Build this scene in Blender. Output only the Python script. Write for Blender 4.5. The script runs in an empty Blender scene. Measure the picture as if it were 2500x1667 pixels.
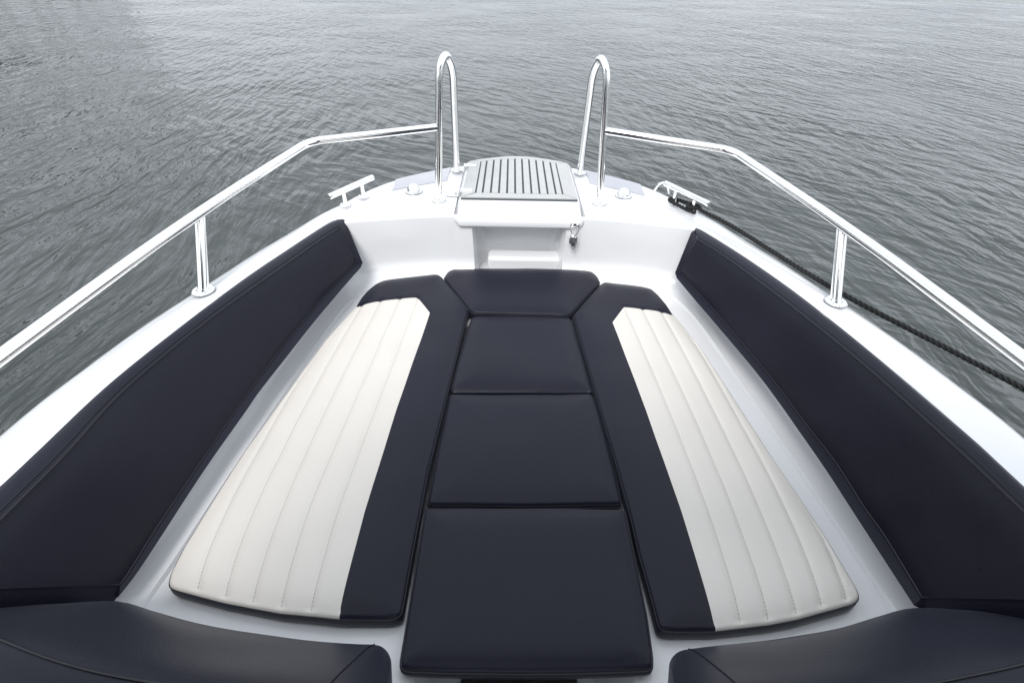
import bpy, bmesh, math, random
import numpy as np
from mathutils import Vector, Matrix, noise
from mathutils.geometry import delaunay_2d_cdt
random.seed(7)
S = bpy.context.scene
COL = S.collection
ZC = 1.75                      # camera height above the water
CX = -0.0486

# ------------------------------------------------------------------ camera
PITCH, YAW, ROLL, F = math.atan(993/1250), math.radians(.9), math.radians(1.5), 1250.0
cf = Vector((math.sin(YAW)*math.cos(PITCH), math.cos(YAW)*math.cos(PITCH), -math.sin(PITCH)))
cr0 = Vector((math.cos(YAW), -math.sin(YAW), 0)); cu0 = cr0.cross(cf)
cr = math.cos(ROLL)*cr0 + math.sin(ROLL)*cu0
cu = math.cos(ROLL)*cu0 - math.sin(ROLL)*cr0
cd = bpy.data.cameras.new('camera'); cam = bpy.data.objects.new('camera', cd); COL.objects.link(cam)
cam.matrix_world = Matrix(((cr.x, cu.x, -cf.x, CX), (cr.y, cu.y, -cf.y, 0), (cr.z, cu.z, -cf.z, ZC), (0, 0, 0, 1)))
cd.lens = 18.0; cd.sensor_width = 36; cd.clip_start = .02; cd.clip_end = 3000
S.camera = cam

# ------------------------------------------------------------------ sky, sun, exposure
SUN_EL, SUN_AZ = math.radians(52), math.radians(-158)      # azimuth from +Y towards +X
w = bpy.data.worlds.new('World'); S.world = w; w.use_nodes = True
nt = w.node_tree; bg = nt.nodes['Background']
sky = nt.nodes.new('ShaderNodeTexSky'); sky.sky_type = 'NISHITA'; sky.sun_disc = False
sky.sun_elevation = SUN_EL; sky.sun_rotation = SUN_AZ; sky.air_density = 1.0; sky.dust_density = 4.0
hs = nt.nodes.new('ShaderNodeHueSaturation'); hs.inputs['Saturation'].default_value = .25
nt.links.new(sky.outputs[0], hs.inputs['Color'])
tc = nt.nodes.new('ShaderNodeTexCoord'); mp = nt.nodes.new('ShaderNodeMapping'); mp.inputs['Scale'].default_value = (1, 1, 3)
cn = nt.nodes.new('ShaderNodeTexNoise'); cn.inputs['Scale'].default_value = 2.2; cn.inputs['Detail'].default_value = 5
nt.links.new(tc.outputs['Generated'], mp.inputs[0]); nt.links.new(mp.outputs[0], cn.inputs['Vector'])
rp = nt.nodes.new('ShaderNodeValToRGB'); rp.color_ramp.elements[0].position = .3; rp.color_ramp.elements[1].position = .7
rp.color_ramp.elements[0].color = (6.3, 6.8, 7.5, 1); rp.color_ramp.elements[1].color = (9.2, 9.6, 10.2, 1)
nt.links.new(cn.outputs['Fac'], rp.inputs[0])
mx = nt.nodes.new('ShaderNodeMix'); mx.data_type = 'RGBA'; mx.inputs['Factor'].default_value = .8
nt.links.new(hs.outputs[0], mx.inputs['A']); nt.links.new(rp.outputs[0], mx.inputs['B'])
nt.links.new(mx.outputs['Result'], bg.inputs['Color']); bg.inputs['Strength'].default_value = .105
sd = bpy.data.lights.new('sun', 'SUN'); sd.energy = 1.5; sd.angle = math.radians(25); sd.color = (1, .97, .93)
so = bpy.data.objects.new('sun', sd); COL.objects.link(so)
sdir = Vector((math.sin(SUN_AZ)*math.cos(SUN_EL), math.cos(SUN_AZ)*math.cos(SUN_EL), math.sin(SUN_EL)))
so.rotation_euler = sdir.to_track_quat('Z', 'Y').to_euler()
S.view_settings.view_transform = 'Standard'; S.view_settings.look = 'None'
S.view_settings.exposure = 0.65; S.view_settings.gamma = 1
S.render.engine = 'CYCLES'; S.render.resolution_x = 1024; S.render.resolution_y = 682
S.cycles.max_bounces = 10; S.cycles.glossy_bounces = 6

# ------------------------------------------------------------------ measuring helpers
def at(u, v, h=None, y=None, x=None):
    """real-world point seen at photo pixel (u,v), on the level h below eye height (or at a given y or x)"""
    r = (u-1250)*cr - (v-833.5)*cu + F*cf
    t = -h/r.z if h is not None else (y/r.y if y is not None else (x-CX)/r.x)
    return Vector((CX+r.x*t, r.y*t, ZC+r.z*t))
def hd(y):                                   # deck level below eye height: sheer rises going aft
    k = [(-2, .80), (.4, .845), (1.0, .868), (1.5, .887), (2.1, .905), (3, .905)]
    for (a, p), (b, q) in zip(k, k[1:]):
        if y <= b: return p+(q-p)*(max(y, a)-a)/(b-a)
    return .905
def atd(u, v, off=0):
    p = at(u, v, h=.9)
    for _ in range(6): p = at(u, v, h=hd(p.y)+off)
    return p
def catmull(P, n):
    P = [Vector(p) for p in P]; out = []
    for i in range(len(P)-1):
        p0 = P[i-1] if i else 2*P[0]-P[1]; p1, p2 = P[i], P[i+1]
        p3 = P[i+2] if i+2 < len(P) else 2*P[-1]-P[-2]
        for k in range(n):
            t = k/n
            out.append(.5*((2*p1)+(p2-p0)*t+(2*p0-5*p1+4*p2-p3)*t*t+(3*p1-p0-3*p2+p3)*t**3))
    out.append(P[-1].copy()); return out
def resample(P, n, closed=False):
    P = [Vector(p) for p in P]
    if closed: P = P+[P[0]]
    L = [0]
    for a, b in zip(P, P[1:]): L.append(L[-1]+(b-a).length)
    out = []; j = 0
    m = n if closed else n-1
    for i in range(n):
        s = L[-1]*i/m
        while j < len(L)-2 and L[j+1] < s: j += 1
        f = (s-L[j])/max(1e-9, L[j+1]-L[j]); out.append(P[j].lerp(P[j+1], min(1, f)))
    return out

# ------------------------------------------------------------------ materials
def mat(name, col, rough=.5, metal=0, coat=0, spec=.5, var=0, vscale=8, bump=0, bscale=200, sheen=0, spots=0):
    m = bpy.data.materials.new(name); m.use_nodes = True; N = m.node_tree; b = N.nodes['Principled BSDF']
    b.inputs['Base Color'].default_value = (*col, 1); b.inputs['Roughness'].default_value = rough
    b.inputs['Metallic'].default_value = metal; b.inputs['Coat Weight'].default_value = coat
    b.inputs['Coat Roughness'].default_value = .05; b.inputs['Specular IOR Level'].default_value = spec
    if sheen: b.inputs['Sheen Weight'].default_value = sheen; b.inputs['Sheen Roughness'].default_value = .45; b.inputs['Sheen Tint'].default_value = (.82, .88, 1, 1)
    tc = N.nodes.new('ShaderNodeTexCoord')
    if var or spots:
        n = N.nodes.new('ShaderNodeTexNoise'); n.inputs['Scale'].default_value = vscale; n.inputs['Detail'].default_value = 4
        N.links.new(tc.outputs['Object'], n.inputs['Vector'])
        r = N.nodes.new('ShaderNodeMapRange'); r.inputs['From Min'].default_value = .3; r.inputs['From Max'].default_value = .7
        r.inputs['To Min'].default_value = 1-var; r.inputs['To Max'].default_value = 1+var
        N.links.new(n.outputs['Fac'], r.inputs['Value'])
        v = N.nodes.new('ShaderNodeVectorMath'); v.operation = 'SCALE'; v.inputs[0].default_value = col
        N.links.new(r.outputs[0], v.inputs['Scale']); N.links.new(v.outputs[0], b.inputs['Base Color'])
        r2 = N.nodes.new('ShaderNodeMapRange'); r2.inputs['From Min'].default_value = .3; r2.inputs['From Max'].default_value = .7
        r2.inputs['To Min'].default_value = rough*.88; r2.inputs['To Max'].default_value = rough*1.12
        N.links.new(n.outputs['Fac'], r2.inputs['Value']); N.links.new(r2.outputs[0], b.inputs['Roughness'])
        if spots:
            vo = N.nodes.new('ShaderNodeTexVoronoi'); vo.inputs['Scale'].default_value = 22
            N.links.new(tc.outputs['Object'], vo.inputs['Vector'])
            lt = N.nodes.new('ShaderNodeMath'); lt.operation = 'LESS_THAN'; lt.inputs[1].default_value = .055
            N.links.new(vo.outputs['Distance'], lt.inputs[0])
            mm = N.nodes.new('ShaderNodeMix'); mm.data_type = 'RGBA'
            mm.inputs['B'].default_value = (col[0]*.35, col[1]*.35, col[2]*.4, 1)
            N.links.new(lt.outputs[0], mm.inputs['Factor']); N.links.new(v.outputs[0], mm.inputs['A'])
            N.links.new(mm.outputs['Result'], b.inputs['Base Color'])
    if bump:
        n2 = N.nodes.new('ShaderNodeTexNoise'); n2.inputs['Scale'].default_value = bscale; n2.inputs['Detail'].default_value = 3
        N.links.new(tc.outputs['Object'], n2.inputs['Vector'])
        bp = N.nodes.new('ShaderNodeBump'); bp.inputs['Strength'].default_value = bump; bp.inputs['Distance'].default_value = .002
        N.links.new(n2.outputs['Fac'], bp.inputs['Height']); N.links.new(bp.outputs[0], b.inputs['Normal'])
    return m
GEL = mat('white_gelcoat', (.80, .81, .825), .22, coat=.5, var=.012, vscale=3)
HULLC = mat('dark_topside_gelcoat', (.035, .04, .05), .25, coat=.5)
WEDGE = mat('grey_nonskid_gelcoat', (.47, .48, .52), .55, var=.03, bump=.25, bscale=500)
TREAD = mat('grey_tread_mat', (.47, .48, .48), .8, var=.04, vscale=30, bump=.4, bscale=700)
GROOVE = mat('dark_caulking', (.05, .06, .07), .6)
CHROME = mat('polished_steel', (.94, .94, .93), .13, metal=1, var=.01, vscale=20)
NAVY = mat('navy_vinyl', (.0102, .0106, .0205), .36, sheen=.07, spec=.21, var=.08, vscale=3, bump=.25, bscale=420)
NAVYS = mat('navy_vinyl_spotted', (.0084, .0088, .0175), .36, sheen=.06, spec=.21, var=.15, vscale=5, bump=.25, bscale=420, spots=1)
SEAM = mat('navy_piping', (.006, .007, .013), .5)
CREAM = mat('cream_vinyl', (.67, .64, .595), .5, spec=.35, var=.025, vscale=5, bump=.12, bscale=420)
THREAD = mat('grey_thread', (.46, .45, .44), .8)
ROPE = mat('black_rope', (.007, .008, .009), .8, var=.3, vscale=60, bump=.6, bscale=500)
FLOORM = mat('charcoal_floor_mat', (.035, .037, .04), .8, var=.1, vscale=60, bump=.4, bscale=600)
LENS = mat('lamp_lens', (.55, .56, .58), .08, spec=.8)
BARK = mat('bark', (.05, .04, .03), .9, var=.3)
LEAF = mat('leaves', (.030, .042, .018), .8, var=.5, vscale=.6)
BANK = mat('bank_grass', (.05, .06, .03), .9, var=.4, vscale=.3)
RUBBER2 = mat('grey_gasket', (.25, .26, .28), .5)
RUBBER = mat('dark_grey_trim', (.03, .03, .035), .5)

# ------------------------------------------------------------------ object helpers
def link(name, me, m, parent=None, smooth=True, loc=None):
    o = bpy.data.objects.new(name, me); COL.objects.link(o)
    if m and not me.materials: me.materials.append(m)
    if smooth: me.polygons.foreach_set('use_smooth', [True]*len(me.polygons))
    if parent: o.parent = parent
    return o
def mesh(name, V, Fc, m, parent=None, smooth=True, sharp=None):
    me = bpy.data.meshes.new(name); me.from_pydata([tuple(v) for v in V], [], Fc); me.update()
    bm = bmesh.new(); bm.from_mesh(me); bmesh.ops.recalc_face_normals(bm, faces=bm.faces)
    bm.to_mesh(me); bm.free()
    o = link(name, me, m, parent, smooth)
    if smooth and sharp: me.set_sharp_from_angle(angle=math.radians(sharp))
    return o
def empty(name, loc=(0, 0, 0)):
    o = bpy.data.objects.new(name, None); COL.objects.link(o); o.location = loc; o.empty_display_size = .1
    return o
def tag(o, label=None, cat=None, group=None, kind=None):
    for k, v in (('label', label), ('category', cat), ('group', group), ('kind', kind)):
        if v: o[k] = v
    return o
def grid_faces(nr, nc, wrap=False, base=0, flip=False):
    f = []
    for i in range(nr-1):
        for j in range(nc if wrap else nc-1):
            k = (j+1) % nc
            q = (base+i*nc+j, base+i*nc+k, base+(i+1)*nc+k, base+(i+1)*nc+j)
            f.append(q[::-1] if flip else q)
    return f
class MB:
    def __init__(s): s.V = []; s.F = []
    def add(s, V, Fc):
        b = len(s.V); s.V += [Vector(v) for v in V]; s.F += [tuple(i+b for i in f) for f in Fc]
    def tube(s, P, r, n=16, cap=True, closed=False):
        P = [Vector(p) for p in P]; m = len(P); V = []
        up = None
        for i, p in enumerate(P):
            if closed: t = (P[(i+1) % m]-P[i-1]).normalized()
            else: t = (P[min(i+1, m-1)]-P[max(i-1, 0)]).normalized()
            if up is None:
                up = t.cross(Vector((0, 0, 1)))
                if up.length < .1: up = t.cross(Vector((0, 1, 0)))
            up = (up-t*up.dot(t)).normalized(); sd_ = t.cross(up)
            rr = r[i] if isinstance(r, (list, tuple)) else r
            for k in range(n):
                a = 2*math.pi*k/n; V.append(p+up*math.cos(a)*rr+sd_*math.sin(a)*rr)
        f = grid_faces(m, n, True)
        if closed: f += [((m-1)*n+k, (m-1)*n+(k+1) % n, (k+1) % n, k) for k in range(n)]
        elif cap: f += [tuple(range(n))[::-1], tuple((m-1)*n+k for k in range(n))]
        s.add(V, f)
    def box(s, c, sx, sy, sz, M=None):
        V = [Vector((x*sx/2, y*sy/2, z*sz/2)) for x in (-1, 1) for y in (-1, 1) for z in (-1, 1)]
        if M: V = [M @ v for v in V]
        s.add([v+Vector(c) for v in V], [(0, 1, 3, 2), (4, 6, 7, 5), (0, 4, 5, 1), (2, 3, 7, 6), (0, 2, 6, 4), (1, 5, 7, 3)])
    def lathe(s, c, prof, n=28, M=None):
        V = []
        for r, z in prof:
            for k in range(n):
                a = 2*math.pi*k/n; v = Vector((r*math.cos(a), r*math.sin(a), z))
                if M: v = M @ v
                V.append(v+Vector(c))
        f = grid_faces(len(prof), n, True); f.append(tuple(range(n))); f.append(tuple((len(prof)-1)*n+k for k in range(n)))
        s.add(V, f)
    def build(s, name, m, parent=None, smooth=True, sharp=35, bevel=0):
        o = mesh(name, s.V, s.F, m, parent, smooth, sharp)
        if bevel:
            b = o.modifiers.new('bevel', 'BEVEL'); b.width = bevel; b.segments = 3; b.limit_method = 'ANGLE'
        return o
def fillet_path(P, r, n=10):
    """polyline in 3D with its inner corners rounded by radius-like distance r"""
    P = [Vector(p) for p in P]; out = [P[0]]
    for i in range(1, len(P)-1):
        rr = r[i-1] if isinstance(r, (list, tuple)) else r
        a = (P[i-1]-P[i]); b = (P[i+1]-P[i]); ra = min(rr, a.length*.48); rb = min(rr, b.length*.48)
        A = P[i]+a.normalized()*ra; B = P[i]+b.normalized()*rb
        for k in range(n+1):
            t = k/n; out.append(A*(1-t)**2+P[i]*2*t*(1-t)+B*t*t)
    out.append(P[-1]); return out

# ================================================================== SETTING: water, bank, far wood
def water():
    V = []; Fc = []; n = 40
    me_r = [0, 1, 2, 4, 8, 16, 40, 100, 300, 1200]; k = 64
    V = [Vector((0, 0, 0))]
    for r in me_r[1:]:
        for j in range(k): V.append(Vector((r*math.cos(2*math.pi*j/k), r*math.sin(2*math.pi*j/k), 0)))
    for j in range(k): Fc.append((0, 1+j, 1+(j+1) % k))
    for i in range(len(me_r)-2):
        for j in range(k):
            a = 1+i*k; Fc.append((a+j, a+(j+1) % k, a+k+(j+1) % k, a+k+j))
    m = bpy.data.materials.new('harbour_water'); m.use_nodes = True; N = m.node_tree; b = N.nodes['Principled BSDF']
    b.inputs['Base Color'].default_value = (.046, .054, .052, 1); b.inputs['Roughness'].default_value = .09
    b.inputs['IOR'].default_value = 1.333
    L = N.links.new
    g = N.nodes.new('ShaderNodeNewGeometry'); sp = N.nodes.new('ShaderNodeSeparateXYZ'); L(g.outputs['Position'], sp.inputs[0])
    def math_(op, a, b_=None, c=None):
        q = N.nodes.new('ShaderNodeMath'); q.operation = op
        for i, v in enumerate((a, b_, c)):
            if v is None: continue
            if isinstance(v, (int, float)): q.inputs[i].default_value = v
            else: L(v, q.inputs[i])
        return q.outputs[0]
    wn = N.nodes.new('ShaderNodeTexNoise'); wn.inputs['Scale'].default_value = .5; wn.inputs['Detail'].default_value = 3
    L(g.outputs['Position'], wn.inputs['Vector']); ws = N.nodes.new('ShaderNodeSeparateColor'); L(wn.outputs['Color'], ws.inputs[0])
    X = math_('ADD', sp.outputs[0], math_('MULTIPLY', math_('SUBTRACT', ws.outputs[0], .5), WARP))
    Y = math_('ADD', sp.outputs[1], math_('MULTIPLY', math_('SUBTRACT', ws.outputs[1], .5), WARP))
    T = math_('ARCTAN2', sp.outputs[0], sp.outputs[1])
    def smooth(v, a, b, lo, hi):
        q = N.nodes.new('ShaderNodeMapRange'); q.interpolation_type = 'SMOOTHSTEP'
        for nme, vv in (('From Min', a), ('From Max', b), ('To Min', lo), ('To Max', hi)): q.inputs[nme].default_value = vv
        L(v, q.inputs['Value']); return q.outputs[0]
    def train(az, across, along, det, rough, z):
        """long crested ripples whose crests run along azimuth az"""
        a = math.radians(az)
        U = math_('ADD', math_('MULTIPLY', X, math.cos(a)*across), math_('MULTIPLY', Y, -math.sin(a)*across))
        Vv = math_('ADD', math_('MULTIPLY', X, math.sin(a)*along), math_('MULTIPLY', Y, math.cos(a)*along))
        c = N.nodes.new('ShaderNodeCombineXYZ'); L(U, c.inputs[0]); L(Vv, c.inputs[1]); c.inputs[2].default_value = z
        n = N.nodes.new('ShaderNodeTexNoise'); n.inputs['Scale'].default_value = 1; n.inputs['Detail'].default_value = det; n.inputs['Roughness'].default_value = rough
        L(c.outputs[0], n.inputs['Vector']); return n.outputs['Fac']
    left = smooth(T, -.55, .10, 1.0, .12); right = smooth(T, -.25, .45, .10, 1.0); mid = smooth(T, -.7, -.1, .25, .9)
    hsum = math_('MULTIPLY', train(-5, 9.0, 1.9, 2.8, .5, 1.1), left)
    hsum = math_('ADD', hsum, math_('MULTIPLY', train(-9, 9.0, 1.8, 2.8, .5, 4.7), right))
    hsum = math_('ADD', hsum, math_('MULTIPLY', train(-48, 8.5, 2.0, 2.4, .5, 9.2), math_('MULTIPLY', mid, .8)))
    hsum = math_('ADD', hsum, math_('MULTIPLY', train(-80, 6.5, 3.4, 3, .55, 2.2), .12))
    amp = N.nodes.new('ShaderNodeTexNoise'); amp.inputs['Scale'].default_value = .45; amp.inputs['Detail'].default_value = 3; L(g.outputs['Position'], amp.inputs['Vector'])
    ar = N.nodes.new('ShaderNodeMapRange'); ar.inputs['From Min'].default_value = .3; ar.inputs['From Max'].default_value = .7; ar.inputs['To Min'].default_value = .35; ar.inputs['To Max'].default_value = 1.4
    L(amp.outputs['Fac'], ar.inputs['Value']); hsum = math_('MULTIPLY', hsum, ar.outputs[0])
    bp = N.nodes.new('ShaderNodeBump'); bp.inputs['Strength'].default_value = 1; bp.inputs['Distance'].default_value = WAVE
    L(hsum, bp.inputs['Height']); L(bp.outputs[0], b.inputs['Normal'])
    o = mesh('water', V, Fc, m, smooth=False); tag(o, 'rippled grey green harbour water around the bow', 'water', kind='structure')
WAVE, WARP = .064, .8
water()

def far_bank():
    # low wooded bank off to port, outside the frame but mirrored in the water at the upper left
    V = []; Fc = []; n = 60
    for i in range(n+1):
        a = math.radians(-95+59*i/n); r = 62+4*math.sin(i*.7)
        tz = min(1, (n-i)/30)
        for (dr, z) in ((0, -.3), (3, .7*tz-.1), (12, 1.3*tz-.1), (60, 2.0*tz-.1)):
            V.append(Vector(((r+dr)*math.sin(a), (r+dr)*math.cos(a), z)))
    Fc = grid_faces(n+1, 4)
    tag(mesh('bank', V, Fc, BANK), 'low grassy bank beyond the water', 'bank', kind='structure')
    rnd = random.Random(3); mb = MB()
    for t in range(46):
        a = math.radians(-93+61*t/45+rnd.uniform(-.8, .8)); r = 68+rnd.uniform(-2, 10)
        h = rnd.uniform(6.5, 10.5)*(1-min(1, max(0, (math.degrees(a)+40)/7))*.7); bx = Vector((r*math.sin(a), r*math.cos(a), 1))
        mb.tube([bx, bx+Vector((0, 0, h*.45)), bx+Vector((rnd.uniform(-.5, .5), 0, h*.8))], [.28, .2, .08], 6)
        for c in range(260):
            d = Vector((rnd.gauss(0, 1), rnd.gauss(0, 1), rnd.gauss(0, 1))).normalized()*(rnd.random()**.4)
            rad = h*.30*(1+.35*noise.noise(Vector((t, d.x*2, d.z*2))))
            p = bx+Vector((0, 0, h*.58))+Vector((d.x*rad, d.y*rad, d.z*h*.42))
            s_ = rnd.uniform(.35, .8); u = Vector((rnd.gauss(0, 1), rnd.gauss(0, 1), rnd.gauss(0, 1))).normalized(); v = u.orthogonal().normalized(); ww = u.cross(v)
            mb.add([p+v*s_, p+ww*s_, p-v*s_, p-ww*s_], [(0, 1, 2, 3)])
    tag(mb.build('wood', LEAF, smooth=False), 'dark row of leafy trees along the far bank', 'wood', kind='stuff')
far_bank()

# ================================================================== THE BOAT
boat = tag(empty('motorboat', (0, .8, 0)), 'white motorboat bow with open seating cockpit and steel rails', 'boat')
class W:          # parts are modelled in world coordinates and then parented keeping place
    pass
def own(o, parent):
    o.parent = parent
    pm = Matrix.Translation(world_loc(parent)); o.matrix_parent_inverse = pm.inverted(); return o
def world_loc(p):
    v = Vector(p.location)
    return v if isinstance(p, bpy.types.Object) and p.parent is None else Vector((0, 0, 0))
def part(mbld, name, m, parent, **k):
    o = mbld.build(name, m, None, **k); o.parent = parent
    if parent.parent is None: o.matrix_parent_inverse = Matrix.Translation(parent.location).inverted()
    return o

O_ = [(1.15, -1.6), (1.17, -.6), (1.17, .35), (1.16, .78), (1.13, 1.0), (1.095, 1.18), (1.03, 1.41), (.965, 1.63), (.90, 1.81), (.83, 2.0), (.765, 2.125), (.70, 2.25), (.60, 2.385), (.47, 2.49), (.35, 2.572), (.27, 2.617)]
L_ = [(.99, -1.6), (1.0, -.6), (1.00, .35), (.990, .65), (.975, .90), (.930, 1.14), (.872, 1.40), (.817, 1.61), (.775, 1.735), (.742, 1.815), (.705, 1.858), (.655, 1.878), (.56, 1.902), (.45, 1.925), (.35, 1.942), (.27, 1.95)]
B_ = [(.90, -1.6), (.91, -.6), (.92, .35), (.895, .65), (.868, .90), (.840, 1.14), (.808, 1.40), (.778, 1.61), (.748, 1.73), (.715, 1.81), (.675, 1.858), (.60, 1.888), (.51, 1.910), (.43, 1.925), (.35, 1.935), (.27, 1.943)]
LEDGE = 1.166
NS = 8
def v3(l): return catmull([(a, b, 0) for a, b in l], NS)
Oc, Lc, Bc = v3(O_), v3(L_), v3(B_)
NST = len(Oc)
def profile(i):
    o, l, b = Oc[i], Lc[i], Bc[i]
    ho = hd(o.y)+.022; hl = hd(l.y)
    out = (o-l).normalized(); inn = (b-l); inn = inn.normalized() if inn.length > .02 else -out
    tb = (Bc[min(i+1, NST-1)]-Bc[max(i-1, 0)]).normalized(); nb = Vector((-tb.y, tb.x, 0))
    if nb.dot(-out) < 0: nb = -nb
    P = []
    def p(v, h): P.append(Vector((v.x, v.y, ZC-h)))
    low = o*.80 + Vector((0, .0, 0)); p(Vector((o.x*.72, o.y*.93 if o.y > 0 else o.y, 0)), ZC+.35)
    p(Vector((o.x*.86, o.y*.97 if o.y > 0 else o.y, 0)), ZC-.05)
    p(o-out*.02, ho+.22); p(o-out*.002, ho+.06); p(o, ho+.022); p(o-out*.003, ho+.010); p(o-out*.010, ho+.003); p(o-out*.022, ho)
    for f in (.2, .45, .7, .88): q = o.lerp(l, f); p(q, ho+(hl-ho)*f)
    # soft lip
    for k in range(0, 7):
        a = math.pi/2*k/6; R_ = .009
        p(l+out*R_*(1-math.sin(a)), hl+R_*(1-math.cos(a)))
    w0, w1 = hl+.014, LEDGE-.085
    for f in (.25, .5, .75, 1): q = l.lerp(b, f); p(q, w0+(w1-w0)*f)
    for k in range(1, 8):
        a = math.pi/2*k/7; R_ = .075
        p(b+nb*R_*(1-math.cos(a)), w1+R_*math.sin(a)*1.02)
    p(b+nb*.082, LEDGE-.0085); e = b+nb*.088; p(e, LEDGE)
    xi = .222+.046*min(1, max(0, (e.y-.48)/.2)); ii = Vector((xi, min(e.y, 1.56), 0))
    p(ii+Vector((.02, 0, 0)), LEDGE)
    if e.y < 1.56:
        p(Vector((xi+.006, ii.y, 0)), LEDGE+.004); p(Vector((xi, ii.y, 0)), LEDGE+.014); p(Vector((.19, ii.y, 0)), 1.52)
    else:
        for _ in range(3): p(ii, LEDGE+.002)
    return P
rows = [profile(i) for i in range(NST)]
nc = len(rows[0])
hull = MB(); side = MB()
for sgn in (1, -1):
    V = [Vector((v.x*sgn, v.y, v.z)) for r in rows for v in r]
    hull.add([v for i in range(NST) for v in V[i*nc+2:(i+1)*nc]], grid_faces(NST, nc-2))
    side.add([v for i in range(NST) for v in V[i*nc:i*nc+3]], grid_faces(NST, 3))
# stem behind the hatch and centre ledge, wall round the locker recess
zl = ZC-LEDGE
for (a, b) in ((-.272, .272),):
    n = 16; V = []
    for i in range(n+1):
        x = a+(b-a)*i/n; yy = 2.617+.012*(1-(x/.27)**2)
        V += [Vector((x*.72, yy*.93, -.35)), Vector((x*.9, yy*.97, .05)), Vector((x, yy-.03, ZC-.95)), Vector((x, yy-.012, ZC-.93)), Vector((x, yy-.05, ZC-.925)), Vector((x, 1.99, ZC-.93))]
    hull.add(V, grid_faces(n+1, 6))
hull.add([(-.285, 1.56, zl-.0015), (.285, 1.56, zl-.0015), (.28, 1.96, zl-.0015), (-.28, 1.96, zl-.0015)], [(0, 1, 2, 3)])
part(side, 'topside', HULLC, boat, sharp=50)
last = rows[-1][12:-4]
for sgn in (1, -1):
    V = []
    for v in last: V += [Vector((v.x*sgn, v.y, v.z)), Vector((sgn*(.197-.012*min(1, max(0, (ZC-v.z-.915)/.275))), v.y, v.z))]
    hull.add(V, grid_faces(len(last), 2))
    # drain gutter under the sides of the hatch lid
    hull.add([(sgn*.235, 1.97, ZC-.914), (sgn*.285, 1.97, ZC-.914), (sgn*.285, 2.60, ZC-.934), (sgn*.235, 2.60, ZC-.934)], [(0, 1, 2, 3)])
hl_ = part(hull, 'hull', GEL, boat, sharp=50)
# front wall panels beside the recess + the recess itself
rc = MB()
def wallz(h): return ZC-h
yW = 1.948
def rpan(x0, x1, h0, h1, y0=yW, y1=None):
    y1 = yW-.008 if y1 is None else y1
    rc.add([(x0, y0, wallz(h0)), (x1, y0, wallz(h0)), (x1, y1, wallz(h1)), (x0, y1, wallz(h1))], [(0, 1, 2, 3)])
rx = .197; rxb = .185; yb = 2.075
def rec_prof(h):        # cavity outline at level h (rounded front and back corners)
    f = (h-.915)/(1.19-.915); a = rx+(rxb-rx)*f; r1, r2 = .012, .05; P = []
    P.append((-a, yW)); P.append((-a+.003, yW+.01)); P.append((-a+.01, yW+.03))
    for k in range(7):
        t = math.pi/2*k/6; P.append((-a+.012+r2-r2*math.cos(t), yb-r2+r2*math.sin(t)))
    return P+[(-x, y) for x, y in P[::-1]]
V = []; hh = [.915, 1.0, 1.08, 1.15, 1.19]
for h in hh: V += [Vector((x, y-(.008*(h-.915)/.275 if y < yW+.001 else 0), wallz(h))) for x, y in rec_prof(h)]
rc.add(V, grid_faces(len(hh), len(rec_prof(1))))
rc.add([(-.2, yW, wallz(1.18)), (.2, yW, wallz(1.18)), (.2, yb, wallz(1.18)), (-.2, yb, wallz(1.18))], [(0, 1, 2, 3)])
part(rc, 'locker_recess', GEL, boat, sharp=40)
st = MB(); st.box((.025, 2.010, wallz(1.14)), .318, .085, .078)
o = part(st, 'locker_step', GEL, boat, sharp=40); b = o.modifiers.new('b', 'BEVEL'); b.width = .016; b.segments = 5

# grey non-skid wedges
for sgn in (1, -1):
    mb = MB(); V = []; idx = [i for i in range(NST) if .33 < Oc[i].x < .60]
    i0 = min(idx)
    for i in idx:
        o, l = Oc[i], Lc[i]; out = (o-l).normalized(); ho = hd(o.y)+.022; hl0 = hd(l.y)
        fi = .34
        if i == i0: fi = .34
        for f in (0.0, .33, .66, 1):
            ff = .034+(fi-.034)*f; q = o.lerp(l, ff); V.append(Vector((q.x*sgn, q.y, ZC-(ho+(hl0-ho)*ff)+.004)))
    mb.add(V, grid_faces(len(idx), 4))
    o = part(mb, 'deck_tread', WEDGE, boat, smooth=False)
    so_ = o.modifiers.new('s', 'SOLIDIFY'); so_.thickness = .0035; so_.offset = -1 if sgn > 0 else -1

# cockpit floor in the aisle
fl = MB(); fl.add([(-.2, -1.5, ZC-1.505), (.2, -1.5, ZC-1.505), (.2, 1.56, ZC-1.505), (-.2, 1.56, ZC-1.505)], [(0, 1, 2, 3)])
fl.add([(-.28, 1.56, ZC-1.168), (.28, 1.56, ZC-1.168), (.2, 1.56, ZC-1.505), (-.2, 1.56, ZC-1.505)], [(0, 1, 2, 3)])
part(fl, 'cockpit_sole', GEL, boat, smooth=False)
fm = MB()
xs = [-.150, -.113, -.098, -.072, -.046, -.020, .006, .032, .058, .084, .110, .150]
for a, b_ in zip(xs, xs[1:]): fm.box(((a+b_)/2, -.2, ZC-1.500), b_-a-.005, 2.6, .006)
part(fm, 'floor_mat', FLOORM, boat, smooth=False)
fm = MB(); fm.box((0, -.2, ZC-1.5035), .30, 2.6, .003); part(fm, 'mat_backing', GROOVE, boat, smooth=False)

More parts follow.
